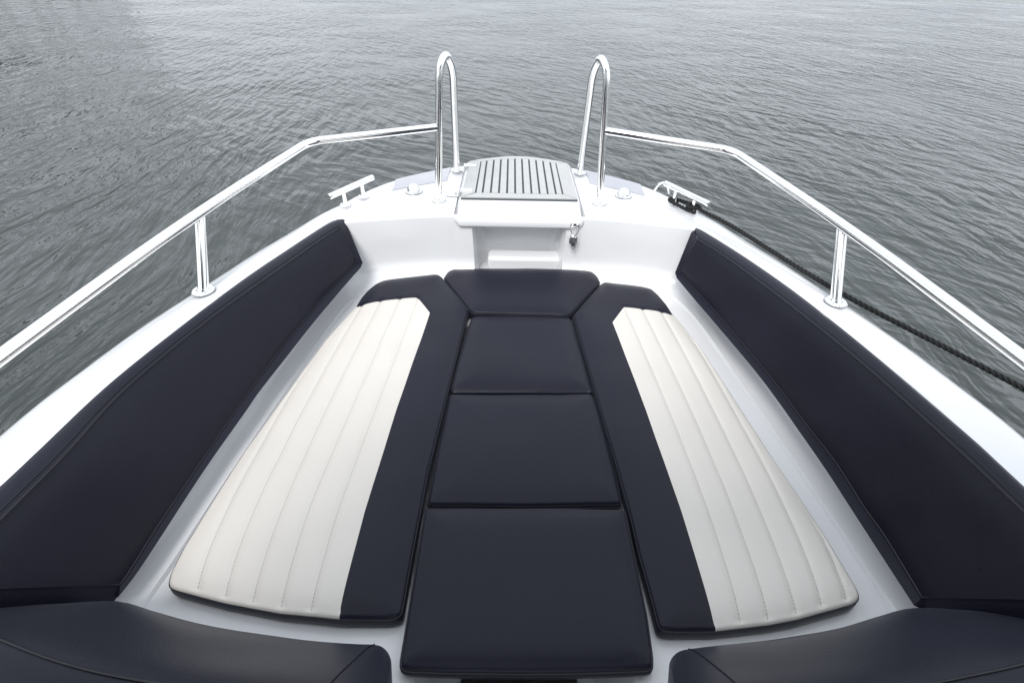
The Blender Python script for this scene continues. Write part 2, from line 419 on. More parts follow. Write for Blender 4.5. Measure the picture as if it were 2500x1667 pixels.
# ---- hatch lid
hatch = MB()
def lid_prof(x):
    yy = 2.578+.056*(1-(x/.25)**2)
    P = [(yy, .925), (yy+.002, .905), (yy-.004, .897), (yy-.02, .893)]
    for f in (.25, .5, .75): P.append((yy-.02+(2.03-yy+.02)*f, .893))
    P += [(2.06, .893), (2.02, .8945), (1.98, .8985), (1.953, .9035), (1.942, .9065), (1.938, .912), (1.937, .925), (1.936, .937), (1.938, .943)]
    return P
xs_ = [-.263+.526*i/30 for i in range(31)]
ed = .018
V = []
for x in xs_:
    d = .263-abs(x); drop = 0
    for (y, h) in lid_prof(x):
        # rounded side edges
        q = max(0, 1-d/.012); dz = .010*(1-math.sqrt(max(0, 1-q*q)))
        if y < 1.96: # rounded bottom corners
            q2 = max(0, 1-d/.022); h = min(h, .943-.020*(1-math.sqrt(max(0, 1-q2*q2)))); V.append(Vector((x, y+dz*.8, ZC-h-dz*.2)))
        else: V.append(Vector((x, y, ZC-h-dz)))
hatch.add(V, grid_faces(31, len(lid_prof(0))))
hl2 = part(hatch, 'hatch_lid', GEL, boat, sharp=60)
sm = hl2.modifiers.new('s', 'SOLIDIFY'); sm.thickness = .018; sm.offset = -1
# tread panel of the lid: backing + frame + planks
def lid_h(y): return .8925
def slab(mb, poly, z0, z1):
    n = len(poly); V = [Vector((x, y, z0)) for x, y in poly]+[Vector((x, y, z1)) for x, y in poly]
    mb.add(V, [tuple(range(n))[::-1], tuple(range(n, 2*n))]+[(i, (i+1) % n, n+(i+1) % n, n+i) for i in range(n)])
zt = ZC-.8925
def far(x): return 2.628-.085*(abs(x)/.245)**1.7
bk = MB(); bp_ = [(-.250, 2.092), (.250, 2.095)]+[(x, far(x)-.002) for x in (.243, .2, .15, .1, .05, 0, -.05, -.1, -.15, -.2, -.243)]
slab(bk, bp_, zt+.0005, zt+.005)
part(bk, 'panel_backing', GROOVE, hl2, smooth=False)
tp = MB(); z0, z1 = zt+.005, zt+.0095; g = .0016
inx = .190
slab(tp, [(-.247, 2.098), (.247, 2.101), (inx+.001, 2.148), (-inx+.003, 2.147)], z0, z1)              # near rail
slab(tp, [(-.249, 2.101), (-.194, 2.150), (-.188, far(.188)-.035), (-.240, far(.24)-.003)], z0, z1)
slab(tp, [(.249, 2.104), (.240, far(.24)-.003), (.188, far(.188)-.035), (.194, 2.151)], z0, z1)
fx = [.236, .19, .14, .09, .045, 0, -.045, -.09, -.14, -.19, -.236]
slab(tp, [(x*.99, far(x)-.001) for x in fx]+[(x*.79, far(x*.79)-.033) for x in fx[::-1]], z0, z1)
edges = [-.190, -.158, -.122, -.086, -.050, -.014, .022, .058, .094, .130, .166, .190]
edges = [-.1905+.381*k/11 for k in range(12)]
edges = [-.1905, -.160]+[-.160+.3205*k/9 for k in range(1, 10)]+[.1905]
for a, b_ in zip(edges, edges[1:]):
    a2, b2 = a+.0044, b_-.0044
    slab(tp, [(a2, 2.1505), (b2, 2.1505), (b2*.98, far(b2)-.0355), (a2*.98, far(a2)-.0355)], z0, z1)
part(tp, 'tread_panel', TREAD, hl2, smooth=False)
# hinges on the port side of the lid
for yh in (2.165, 2.475):
    mb = MB(); mb.tube([(-.262, yh-.030, ZC-.888), (-.262, yh+.030, ZC-.888)], .0065, 12)
    slab(mb, [(-.262, yh-.020), (-.262, yh+.020), (-.318, yh+.014), (-.318, yh-.014)], ZC-.902, ZC-.898)
    slab(mb, [(-.262, yh-.020), (-.205, yh-.014), (-.205, yh+.014), (-.262, yh+.020)], ZC-.8832, ZC-.8795)
    part(mb, 'hinge', CHROME, hl2, sharp=40)
    mb = MB()
    slab(mb, [(-.262, yh+.0145), (-.205, yh+.0145), (-.205, yh+.019), (-.262, yh+.019)], ZC-.883, ZC-.8815)
    part(mb, 'hinge_slot', GROOVE, hl2, smooth=False)
# toggle latch
lt = MB(); lx, ly = .226, 1.933
lt.box((lx, ly-.002, ZC-.924), .036, .005, .016)
for dx in (-.010, .010): lt.lathe((lx+dx, ly-.005, ZC-.921), [(.005, 0), (.005, .003), (.003, .005)], 10, Matrix.Rotation(math.radians(90), 4, 'X'))
part(lt, 'latch_catch', CHROME, boat)
lt = MB(); c = Vector((lx, ly-.012, 0))
lt.tube(fillet_path([c+Vector((-.004, 0, ZC-.968)), c+Vector((-.016, 0, ZC-.944)), c+Vector((-.013, -.002, ZC-.934)), c+Vector((.013, -.002, ZC-.934)), c+Vector((.016, 0, ZC-.944)), c+Vector((.004, 0, ZC-.968))], .006, 5), .0022, 8)
lt.box((lx-.002, ly-.006, ZC-.985), .032, .006, .034); lt.box((lx-.012, ly-.013, ZC-.985), .004, .016, .032); lt.box((lx+.010, ly-.013, ZC-.985), .004, .016, .032)
lt.tube([(lx-.018, ly-.012, ZC-.974), (lx+.016, ly-.012, ZC-.974)], .004, 10); lt.box((lx-.001, ly-.017, ZC-.990), .016, .005, .040)
lt.tube(fillet_path([(lx-.006, ly-.014, ZC-1.004), (lx-.006, ly-.016, ZC-1.022), (lx+.006, ly-.016, ZC-1.022), (lx+.006, ly-.014, ZC-1.004)], .005, 5), .0025, 8)
part(lt, 'toggle_latch', CHROME, boat)

# ---- rails
TR = .0148
def flange(c, r, n3=3, tilt=None):
    mb = MB(); mb.lathe(c, [(r, 0), (r, .002), (r-.003, .0045), (r*.55, .006), (TR+.003, .007), (TR+.001, .011)])
    for k in range(n3):
        a = 2*math.pi*k/n3+.5; mb.lathe((c[0]+r*.76*math.cos(a), c[1]+r*.76*math.sin(a), c[2]+.004), [(.0042, 0), (.0042, .0015), (.002, .003)], 10)
    gk = MB(); gk.lathe((c[0], c[1], c[2]-.001), [(r+.0015, 0), (r+.0015, .0014), (r, .0018)]); part(gk, 'gasket', RUBBER2, boat)
    return mb
def P3(x, y, h): return Vector((x, y, ZC-h))
for sgn in (-1, 1):
    X = lambda x, y, h: P3(x*sgn, y, h)
    hoop = MB()
    pts = [X(.348, 2.110, .902), X(.338, 2.108, .62), X(.318, 2.108, .415), X(.287, 2.155, .345), X(.268, 2.245, .405), X(.281, 2.315, .475), X(.302, 2.482, .902)]
    path = fillet_path([X(.348, 2.110, .902), X(.311, 2.107, .395), X(.2875, 2.135, .345), X(.268, 2.180, .405), X(.302, 2.482, .902)], [.05, .03, .06], 12)
    hoop.tube(path, TR, 32)
    H = part(hoop, 'bow_hoop', CHROME, boat, sharp=60)
    for c in (X(.348, 2.110, .905), X(.302, 2.482, .908)):
        part(flange(c, .030), 'base_flange', CHROME, H, sharp=30)
    rail = MB()
    rp_ = fillet_path([X(.334, 2.107, .602), X(.795, 1.962, .622), X(1.005, 1.455, .690), X(1.14, .82, .735), X(1.20, .2, .75), X(1.19, -.8, .75)], [.05, .25, .25, .3], 14)
    rail.tube(rp_, [min(.0170, max(.0145, .0145+(2.0-p.y)*.003)) for p in rp_], 32); Rl = part(rail, 'bow_rail', CHROME, boat, sharp=60)
    sb = at(495.5, 716, h=.888) if sgn < 0 else at(2028, 742, h=.888)
    stx = Vector((.992*sgn, 1.345, ZC-.888)); stt = X(.998, 1.478, .694)
    sm_ = MB(); sm_.tube([stx, stt], .0160, 20); part(sm_, 'stanchion', CHROME, Rl, sharp=60)
    part(flange(stx+Vector((0, 0, .001)), .033, 3), 'base_flange', CHROME, Rl, sharp=30)

# ---- cleats
for sgn in (-1, 1):
    X = lambda x, y, h: P3(x*sgn, y, h)
    a, b_ = X(.772, 1.985, .846), X(.643, 2.205, .846); mid = (a+b_)/2
    mb = MB(); d = (b_-a).normalized(); mb.tube([a-d*.001, a+d*.0025, b_-d*.0025, b_+d*.001], [.0095, .0125, .0125, .0095], 20)
    cl = part(mb, 'mooring_cleat', CHROME, boat, sharp=40)
    for f in (.29, .71):
        top = a.lerp(b_, f); base = Vector((top.x-.012*sgn*0, top.y, ZC-hd(top.y)-.004))
        pm = MB(); pm.tube([base, top], [.0108, .0095], 16); part(pm, 'post', CHROME, cl, sharp=60)
        fm_ = MB(); fm_.lathe(base, [(.023, 0), (.023, .002), (.020, .005), (.0105, .007)]); part(fm_, 'base_flange', CHROME, cl, sharp=30)
# strap eye by the starboard cleat
mb = MB(); mb.tube(fillet_path([P3(.690, 2.262, .915), P3(.672, 2.262, .868), P3(.640, 2.268, .868), P3(.625, 2.285, .915)], .028, 8), .0058, 12)
part(mb, 'strap_eye', CHROME, boat)

# ---- navigation lamps: polished half shells
for sgn in (-1, 1):
    c = Vector((.470*sgn, 2.212, ZC-.911)); V = []; n, m_ = 22, 12
    rot = Matrix.Rotation(math.radians(-35*sgn), 4, 'Z')
    for i in range(m_+1):
        ph = math.pi/2*i/m_
        for j in range(n+1):
            th = 2*math.pi*j/n
            x, y, z = math.cos(ph)*math.cos(th)*.030, math.cos(ph)*math.sin(th)*.036, math.sin(ph)*.034
            V.append(rot @ Vector((x, y, z+.003))+c)
    mb = MB(); mb.add(V, grid_faces(m_+1, n+1)); mb.lathe(c, [(.036, -.001), (.0365, .002), (.033, .005)], 28)
    nl = part(mb, 'navigation_lamp', CHROME, boat, sharp=50)
    gk = MB(); gk.lathe(c+Vector((0, 0, -.001)), [(.0385, 0), (.0385, .002), (.036, .0025)], 28); part(gk, 'gasket', RUBBER2, nl)
    mb = MB(); cc = c+rot @ Vector((0, -.026, .004)); mb.lathe(cc+Vector((0, -.004, 0)), [(.013, 0), (.013, .008), (.010, .013), (.004, .016)], 16); part(mb, 'lens', LENS, nl)

# ---- consoles behind the seats, then an unseen cabin added to block the aft sky
for sgn in (-1, 1):
    mb = MB(); poly = [(.27, .30), (.95, .33), (.97, -1.4), (.27, -1.4)]
    if sgn < 0: poly = [(-x, y) for x, y in poly][::-1]
    slab(mb, poly, ZC-1.5, ZC-.93); part(mb, 'console', GEL, boat, smooth=False, bevel=.03)

BLOCK_GLASS = mat('dark_blocker_glass', (.012, .014, .016), .06, spec=.6)  # opaque dark panes, made dark to stop sky light from aft
wh = MB(); wh.box((0, -.92, ZC+.42), 1.96, 1.94, .05); part(wh, 'hardtop_blocker', GEL, boat, bevel=.02)  # unseen roof, added to shade the aft seats
for sgn in (-1, 1):  # added panes and frame out of view, closing off the rear sky
    wh = MB(); V = []
    poly = [(.30*sgn, .02, ZC-.90), (.92*sgn, .02, ZC-.86), (.86*sgn, -.16, ZC+.395), (.30*sgn, -.16, ZC+.395)]
    wh.add(poly+[(x, y-.008, z) for x, y, z in poly], [(0, 1, 2, 3), (7, 6, 5, 4), (0, 4, 5, 1), (1, 5, 6, 2), (2, 6, 7, 3), (3, 7, 4, 0)])
    part(wh, 'windscreen_blocker', BLOCK_GLASS, boat, smooth=False)
    wh = MB(); poly = [(.93*sgn, .02, ZC-.86), (.97*sgn, -1.5, ZC-.80), (.92*sgn, -1.5, ZC+.395), (.87*sgn, -.16, ZC+.395)]
    wh.add(poly+[(x-.008*sgn, y, z) for x, y, z in poly], [(0, 1, 2, 3), (7, 6, 5, 4), (0, 4, 5, 1), (1, 5, 6, 2), (2, 6, 7, 3), (3, 7, 4, 0)])
    part(wh, 'side_blocker', BLOCK_GLASS, boat, smooth=False)
    wh = MB(); wh.tube([(.285*sgn, .02, ZC-.92), (.285*sgn, -.16, ZC+.41)], .016, 10); wh.tube([(.925*sgn, .02, ZC-.88), (.865*sgn, -.16, ZC+.41)], .016, 10)
    part(wh, 'blocker_frame', RUBBER, boat)

# ================================================================== CUSHIONS
def fillet2(P, rad):
    out = []; n = len(P); P = [Vector(p[:2]) for p in P]
    for i in range(n):
        a, p, b = P[i-1], P[i], P[(i+1) % n]; u, v = (a-p), (b-p)
        ang = math.pi-u.angle(v)
        r = rad[i] if isinstance(rad, (list, tuple)) else rad
        if ang < .12 or r == 0: out.append(p); continue
        ra = min(r, u.length*.45); rb = min(r, v.length*.45); A = p+u.normalized()*ra; B = p+v.normalized()*rb
        for k in range(7):
            t = k/6; out.append(A*(1-t)**2+p*2*t*(1-t)+B*t*t)
    return out
def inset(P, d):
    n = len(P); out = []
    for i in range(n):
        t = (P[(i+1) % n]-P[i-1]).normalized(); out.append(P[i]+Vector((-t.y, t.x))*d)
    return out
def inpoly(px, py, poly):
    x = np.asarray(px); y = np.asarray(py); ins = np.zeros(x.shape, bool); n = len(poly)
    for i in range(n):
        x1, y1 = poly[i]; x2, y2 = poly[(i+1) % n]
        if y1 == y2: continue
        c = ((y1 > y) != (y2 > y)) & (x < (x2-x1)*(y-y1)/(y2-y1)+x1); ins ^= c
    return ins
def segdist(px, py, P, closed=True):
    x = np.asarray(px, float); y = np.asarray(py, float); d = np.full(x.shape, 1e9); n = len(P)
    for i in range(n if closed else n-1):
        x1, y1 = P[i][0], P[i][1]; x2, y2 = P[(i+1) % n][0], P[(i+1) % n][1]; dx, dy = x2-x1, y2-y1; L2 = dx*dx+dy*dy+1e-12
        t = np.clip(((x-x1)*dx+(y-y1)*dy)/L2, 0, 1); d = np.minimum(d, np.hypot(x-x1-t*dx, y-y1-t*dy))
    return d
CF = .028
def cushion(name, label, outline, ztop, thick, m=None, corner=.02, region=None, grooves=(), r=.010, crown=.012, group=None, pieces=True, step=.012, seed=0, side_mat=None):
    m = m or NAVY
    P = fillet2(outline, corner)
    A = sum(P[i].x*P[(i+1) % len(P)].y-P[(i+1) % len(P)].x*P[i].y for i in range(len(P)))
    if A < 0: P = P[::-1]
    L = sum((P[i]-P[i-1]).length for i in range(len(P)))
    N_ = int(L/.007); P = [Vector(p[:2]) for p in resample([(p.x, p.y, 0) for p in P], N_, True)]
    cx, cy = sum(p.x for p in P)/N_, sum(p.y for p in P)/N_
    root = tag(empty(name, (cx, cy, ztop-thick)), label, 'cushion', group)
    wob = lambda x, y: .0030*noise.noise(Vector((x*6+seed, y*6, seed)))
    def own_(mb, nm, mt, **k):
        o = mb.build(nm, mt, root, **k); o.matrix_parent_inverse = Matrix.Translation(root.location).inverted(); return o
    # boxing (side wall)
    mb = MB(); V = []
    for (d, z) in ((.003, -thick), (-.002, -thick+.004), (-.0035, -thick*.75), (-.0035, -thick*.5), (-.0015, -r-.006), (0, -r)):
        V += [Vector((p.x, p.y, ztop+z+wob(p.x, p.y))) for p in inset(P, d)]
    f = grid_faces(6, N_, True); f.append(tuple(range(N_))[::-1]); mb.add(V, f)
    own_(mb, 'side_band', m)
    # welt
    if pieces:
        mb = MB(); mb.tube([(p.x, p.y, ztop-r+.0005+wob(p.x, p.y)) for p in inset(P, -.0006)], .0017, 6, closed=True); own_(mb, 'piping', SEAM)
    # top
    rings = []
    for k in range(5):
        a = math.pi/2*k/4; rings.append((r*(1-math.cos(a)), -r*(1-math.sin(a))))
    ringp = [inset(P, d) for d, z in rings]
    inner = ringp[-1]
    xs = [p.x for p in inner]; ys = [p.y for p in inner]
    gx, gy = [], []; row = 0; y = min(ys)
    while y < max(ys):
        x = min(xs)+(step/2 if row % 2 else 0)
        while x < max(xs): gx.append(x); gy.append(y); x += step
        y += step*.866; row += 1
    gx, gy = np.array(gx), np.array(gy); ip = [(p.x, p.y) for p in inner]
    k = inpoly(gx, gy, ip) & (segdist(gx, gy, ip) > step*.45)
    extra = []; cons = []
    def addline(Q, off=0):
        nonlocal extra
        Q = resample([(q[0], q[1], 0) for q in Q], max(2, int(sum(math.dist(Q[i][:2], Q[i+1][:2]) for i in range(len(Q)-1))/.008)))
        prev = None
        ok = inpoly([q.x for q in Q], [q.y for q in Q], ip) & (segdist([q.x for q in Q], [q.y for q in Q], ip) > .002)
        for q, o_ in zip(Q, ok):
            if not o_: prev = None; continue
            extra.append((q.x, q.y)); idx = len(extra)-1
            if prev is not None: cons.append((prev, idx))
            prev = idx
    gl = []
    for G in grooves:
        Gc = catmull([(g[0], g[1], 0) for g in G], 8); gl.append(Gc); addline(Gc)
        for off in (-.005, .005, -.012, .012):
            addline([(g.x+off, g.y, 0) for g in Gc])
    nmain = None
    if region: addline(region[1])
    for q in gl+([region[1]] if region else []):
        k &= segdist(gx, gy, [(a[0], a[1]) for a in q], False) > (.0045 if q is not (region[1] if region else None) else .0045)
    gpts = list(zip(gx[k], gy[k]))
    pts = ip+extra+gpts; n0 = len(ip)
    edges = [(i, (i+1) % n0) for i in range(n0)]+[(a+n0, b+n0) for a, b in cons]
    vo, eo, fo, ov, oe, of = delaunay_2d_cdt([Vector(p) for p in pts], edges, [], 1, 1e-6)
    # outer boundary only: keep triangles whose centroid is inside
    px = np.array([v.x for v in vo]); py = np.array([v.y for v in vo])
    d = segdist(px, py, ip)
    zz = crown*(1-np.exp(-d/CF))
    for Gc in gl:
        dg = segdist(px, py, [(g.x, g.y) for g in Gc], False); zz -= .0052*np.exp(-(dg/.006)**1.3)+.0-.0
        zz += .0
    if region:
        dr = segdist(px, py, [(a[0], a[1]) for a in region[1]], False); zz -= .0022*np.exp(-(dr/.004)**2)
    verts = []
    for (dd, z), rp2 in zip(rings[:-1], ringp[:-1]): verts += [Vector((p.x, p.y, ztop+z+wob(p.x, p.y))) for p in rp2]
    base = len(verts)
    verts += [Vector((v.x, v.y, ztop+zz[i]+wob(v.x, v.y))) for i, v in enumerate(vo)]
    # index map of the inner ring in vo
    faces = grid_faces(4, N_, True)
    mp_i = {}
    for i, src in enumerate(ov):
        for s_ in src:
            if s_ < n0: mp_i[s_] = i
    lastb = 3*N_
    for i in range(N_):
        j = (i+1) % N_
        if mp_i[i] != mp_i[j]: faces.append((lastb+i, lastb+j, base+mp_i[j], base+mp_i[i]))
    faces += [tuple(base+q for q in f_) for f_ in fo]
    if region:
        cen = [(sum(verts[i].x for i in f_)/len(f_), sum(verts[i].y for i in f_)/len(f_)) for f_ in faces]
        ins = inpoly([c[0] for c in cen], [c[1] for c in cen], region[0])
        for flag, mt, nm in ((False, m, 'top_panel'), (True, CREAM, 'quilted_panel')):
            fs = [f_ for f_, i_ in zip(faces, ins) if bool(i_) == flag]
            used = sorted({i for f_ in fs for i in f_}); rm = {a: b for b, a in enumerate(used)}
            mb = MB(); mb.add([verts[i] for i in used], [tuple(rm[i] for i in f_) for f_ in fs]); own_(mb, nm, mt, sharp=80)
        # stitches
        if gl:
            for Gc in gl:
                mb = MB()
                n_ = int(sum((b-a).length for a, b in zip(Gc, Gc[1:]))/.0075); Q = resample(Gc, n_)
                ok = inpoly([q.x for q in Q], [q.y for q in Q], region[0]) & inpoly([q.x for q in Q], [q.y for q in Q], ip)
                for a, b, o_ in zip(Q, Q[1:], ok):
                    if not o_: continue
                    dq = float(segdist([a.x], [a.y], ip)[0]); z = ztop+crown*(1-math.exp(-dq/CF))-.0045+wob(a.x, a.y)
                    t = (b-a); mb.tube([(a.x, a.y, z), (a.x+t.x*.55, a.y+t.y*.55, z)], .0009, 5)
                own_(mb, 'stitch_row', THREAD)
    else:
        mb = MB(); mb.add(verts, faces); own_(mb, 'top_panel', m, sharp=80)
    return root

def wp(L, h): return [tuple(at(u, v, h=h))[:2] for u, v in L]
HC = 1.120
# --- port seat
HQ = HC-.005
oL = wp([(1083.5, 680), (1074, 670), (1063, 667.5), (1004, 674), (953, 679.5), (933, 683), (914.8, 692), (897, 707), (884, 722), (869, 745.7), (791, 831.6), (745, 895), (695, 963), (599.5, 1093), (555, 1163), (497, 1252.6), (446.5, 1335.5), (414.5, 1399), (409, 1427), (424, 1436), (542.6, 1467), (681.5, 1493), (825.5, 1508), (950, 1508), (977.5, 1500), (1005, 1350), (1043, 1150), (1080.6, 1000), (1112, 875), (1143, 752)], HC)
pi = wp([(640, 1600), (825.5, 1520), (825.5, 1503), (891, 1250), (969, 1000), (1050, 767), (1020, 729), (976, 732), (929, 736.5), (869, 746), (860, 748)], HQ)
regL = pi+wp([(760, 740), (560, 1000), (330, 1300), (330, 1500), (500, 1560)], HQ)
gL = [wp(g, HQ) for g in ([(1021, 730), (917, 1000), (825.5, 1250), (754, 1500), (745, 1530)], [(976, 732), (858, 1000), (754, 1250), (681, 1490), (673, 1520)], [(929, 736), (797, 1000), (687.6, 1250), (609.5, 1479), (600, 1510)], [(883, 743), (741, 1000), (620, 1250), (542.6, 1465), (532, 1495)], [(760, 870), (685, 1000), (552, 1250), (475, 1446), (463, 1478)])]
cushion('seat_cushion', 'cream and navy quilted seat cushion on the port side of the bow', oL, ZC-HC, .045, region=(regL, pi[1:]), grooves=gL, corner=.012, group='long cream and navy seat cushions', seed=1)
oR = wp([(1466.5, 692), (1476, 686), (1529.6, 692), (1567.9, 698), (1590.8, 704), (1608.7, 720), (1626.5, 740), (1643, 764.5), (1670, 795), (1708, 842), (1746, 898.5), (1812.8, 1000), (1880.6, 1106), (1957, 1214), (2008, 1291), (2065.6, 1386.5), (2098, 1439), (2101, 1458), (2086, 1470), (1952, 1508), (1881.8, 1521), (1748.5, 1536), (1650, 1538), (1613, 1535), (1587, 1437), (1563, 1350), (1540, 1250), (1512, 1150), (1468, 1000), (1432, 875), (1400, 767)], HC)
pr = wp([(1751, 1550), (1748.5, 1531), (1662, 1250), (1575.5, 1000), (1495, 788.8), (1523, 750.5), (1569, 756), (1616, 762), (1643, 766), (1655, 767)], HQ)
regR = pr+wp([(1760, 780), (1950, 1050), (2200, 1400), (2200, 1560), (1900, 1600)], HQ)
gR = [wp(g, HQ) for g in ([(1526, 753), (1631.6, 1000), (1727.5, 1250), (1814, 1526), (1822, 1555)], [(1569, 756), (1685, 1000), (1790.6, 1250), (1882, 1518), (1890, 1545)], [(1616, 762), (1740, 1000), (1856, 1250), (1951, 1505), (1960, 1530)], [(1690, 820), (1792, 1000), (1920.6, 1250), (2015, 1491), (2025, 1520)], [(1870, 1085), (1984.7, 1250), (2075, 1472), (2086, 1500)])]
cushion('seat_cushion', 'cream and navy quilted seat cushion on the starboard side, set slightly further aft', oR, ZC-HC, .045, region=(regR, pr), grooves=gR, corner=.012, group='long cream and navy seat cushions', seed=2)
# --- centre fillers
cushion('filler_cushion', 'navy six sided cushion against the bow locker step', wp([(1083.5, 676), (1093, 660.5), (1106, 654.5), (1183, 653.5), (1284, 652.5), (1350, 655), (1428, 658.5), (1446, 661.5), (1458, 671.5), (1465.5, 687), (1392, 766), (1380, 768), (1350, 766), (1250, 763), (1155, 761), (1147, 754)], HC-.002), ZC-HC+.002, .046, corner=.01, group='navy centre cushions', seed=3)
cushion('filler_cushion', 'small navy centre cushion just behind the six sided one', wp([(1150.8, 774), (1160, 768.5), (1270, 769), (1386, 772.5), (1396, 781), (1420, 862), (1448, 954), (1446, 956), (1270, 954), (1100, 952.5), (1123, 862)], 1.132), ZC-1.132, .034, corner=.012, group='navy centre cushions', seed=4)
cushion('filler_cushion', 'navy centre cushion between the small one and the largest one', wp([(1096, 964), (1104, 960), (1270, 960.5), (1440, 959.5), (1449, 964), (1477, 1055), (1501, 1145), (1518, 1226), (1280, 1230), (1043.5, 1228), (1068, 1095)], 1.134), ZC-1.134, .034, corner=.012, group='navy centre cushions', seed=5)
cushion('filler_cushion', 'largest navy centre cushion, nearest the walkway', wp([(1036.5, 1246), (1041, 1238), (1280, 1237), (1520, 1241), (1528, 1249), (1554, 1370), (1580, 1500), (1594, 1600), (1595, 1626), (1585, 1633), (1400, 1639), (1280, 1640), (1100, 1638), (992, 1634), (978, 1627), (976.5, 1610), (990, 1530), (1010, 1410)], 1.120), ZC-1.120, .036, corner=.012, group='navy centre cushions', crown=.014, seed=6)
# folding strap between the two middle fillers
hinge = tag(empty('hinge_strap', tuple(at(1273, 957, h=1.138))), 'thin navy vinyl strap lying in the seam between two middle cushions', 'strap')
a, b_ = at(1106, 957.5, h=1.140), at(1442, 957.5, h=1.140)
mb = MB(); mb.tube([a, a.lerp(b_, .3), a.lerp(b_, .6), b_], .0055, 10); o = mb.build('strap', NAVY, hinge); o.matrix_parent_inverse = Matrix.Translation(hinge.location).inverted()
for e, f in ((a, 1), (b_, -1)):
    mb = MB(); mb.tube([e+Vector((.004*f, 0, 0)), e+Vector((.012*f, 0, 0))], .0062, 10); o = mb.build('end_cap', SEAM, hinge); o.matrix_parent_inverse = Matrix.Translation(hinge.location).inverted()

# --- side bolsters
def hD(y): return 1.045+(min(1.9, max(.5, 1.9-y+.5))-.5)/1.4*.065
def atD(u, v, off=0):
    p = at(u, v, h=1.08)
    for _ in range(6): p = at(u, v, h=hD(p.y)+off)
    return p
def bolster(label, A, B, C, D, P1, P2, sgn, m, seed):
    n = 70
    PA = [atd(u, v, -.006) for u, v in A]; pass
    PB = [atd(u, v, .004) for u, v in B]; pass
    PC = [atD(u, v, -.006) for u, v in C]
    PD = [atD(u, v, 0) for u, v in D]
    rows_ = [resample(catmull(q, 8), n) for q in (PA, PB, PC, PD)]
    root = tag(empty('side_bolster', tuple((PD[0]+PD[-1])/2)), label, 'cushion', 'navy side backrests')
    def own_(mb, nm, mt, **k):
        o = mb.build(nm, mt, root, **k); o.matrix_parent_inverse = Matrix.Translation(root.location).inverted(); return o
    out = Vector((sgn, 0, 0)); rr = []
    for i in range(n):
        a, b, c, d = [r[i] for r in rows_]; nrm = (c-b).cross(rows_[1][min(i+1, n-1)]-rows_[1][max(i-1, 0)]).normalized()
        if nrm.dot(Vector((-sgn, 0, .5))) < 0: nrm = -nrm
        rr.append((a, b, c, d, nrm))
    # top band, face, lower band, back
    face = MB(); V = []
    for a, b, c, d, nrm in rr:
        for k in range(13):
            t = k/12; bul = .006*(1-(2*t-1)**6)+.0015*noise.noise(Vector((b.y*6+seed, t*2, 0)))
            V.append(b.lerp(c, t)+nrm*bul*(1-math.exp(-min(1, 1)*3)))
    # rounded ends of the face
    face.add(V, grid_faces(n, 13)); own_(face, 'face_panel', m, sharp=80)
    band = MB(); V = []
    for a, b, c, d, nrm in rr:
        up = Vector((0, 0, 1)); V += [a+out*.004+Vector((0, 0, -.03)), a+out*.003+Vector((0, 0, -.004)), a+Vector((0, 0, .002)), a.lerp(b, .25)+up*.006, a.lerp(b, .55)+up*.006, a.lerp(b, .85)+up*.003, b]
    band.add(V, grid_faces(n, 7)); own_(band, 'top_band', NAVY, sharp=80)
    low = MB(); V = []
    for a, b, c, d, nrm in rr: V += [c, c.lerp(d, .5)+nrm*.001, d, d+out*.03+Vector((0, 0, -.012)), d+out*.05+Vector((0, 0, .03))]
    low.add(V, grid_faces(n, 5)); own_(low, 'lower_band', NAVY, sharp=80)
    p1, p2 = atd(*P1, .002), atD(*P2, -.004)
    # front and aft end bands
    a, b, c, d, nrm = rr[0]; V = []; m_ = 9
    for k in range(m_): t = k/(m_-1); V.append(b.lerp(c, t))
    for k in range(m_): t = k/(m_-1); V.append(p1.lerp(p2, t)+Vector((0, .0015, .0015)))
    for k in range(m_): t = k/(m_-1); V.append(p1.lerp(p2, t)+Vector((sgn*.02, .012, -.03)))
    eb = MB(); eb.add(V, grid_faces(3, m_)); eb.add([a, a+out*.003+Vector((0, 0, -.03)), p1+Vector((sgn*.02, .012, -.03)), p1+Vector((0, .0015, .0015)), b], [(0, 1, 2, 3), (0, 3, 4)])
    eb.add([c, p2+Vector((0, .0015, .0015)), d], [(0, 1, 2)]); eb.add([d, p2+Vector((0, .0015, .0015)), p2+Vector((sgn*.02, .012, -.03)), d+out*.03], [(0, 1, 2, 3)])
    own_(eb, 'end_band', NAVY, sharp=40)
    a, b, c, d, nrm = rr[-1]; eb = MB(); dn = Vector((sgn*.03, -.03, -.035))
    q0, q1 = b+Vector((0, -.006, -.01)), c+Vector((0, -.022, -.012))
    eb.add([b, c, q1, q0, q1+dn, q0+dn, a, a+dn], [(0, 1, 2, 3), (3, 2, 4, 5), (6, 0, 3), (6, 3, 5, 7)]); eb.add([c, d, q1, q1+dn, d+out*.03], [(0, 1, 2), (1, 4, 3, 2)])
    own_(eb, 'end_band', NAVY, sharp=40)
    # welts
    mb = MB()
    loop = [r[1] for r in rr]+[rr[-1][1].lerp(rr[-1][2], k/10) for k in range(1, 10)]+[r[2] for r in rr[::-1]]+[rr[0][2].lerp(rr[0][1], k/10) for k in range(1, 10)]
    mb.tube([p+Vector((0, 0, .0012)) for p in loop], .0025, 6, closed=True)
    mb.tube([r[0].lerp(r[1], .80)+Vector((0, 0, .0042)) for r in rr], .0013, 5)
    own_(mb, 'piping', SEAM)
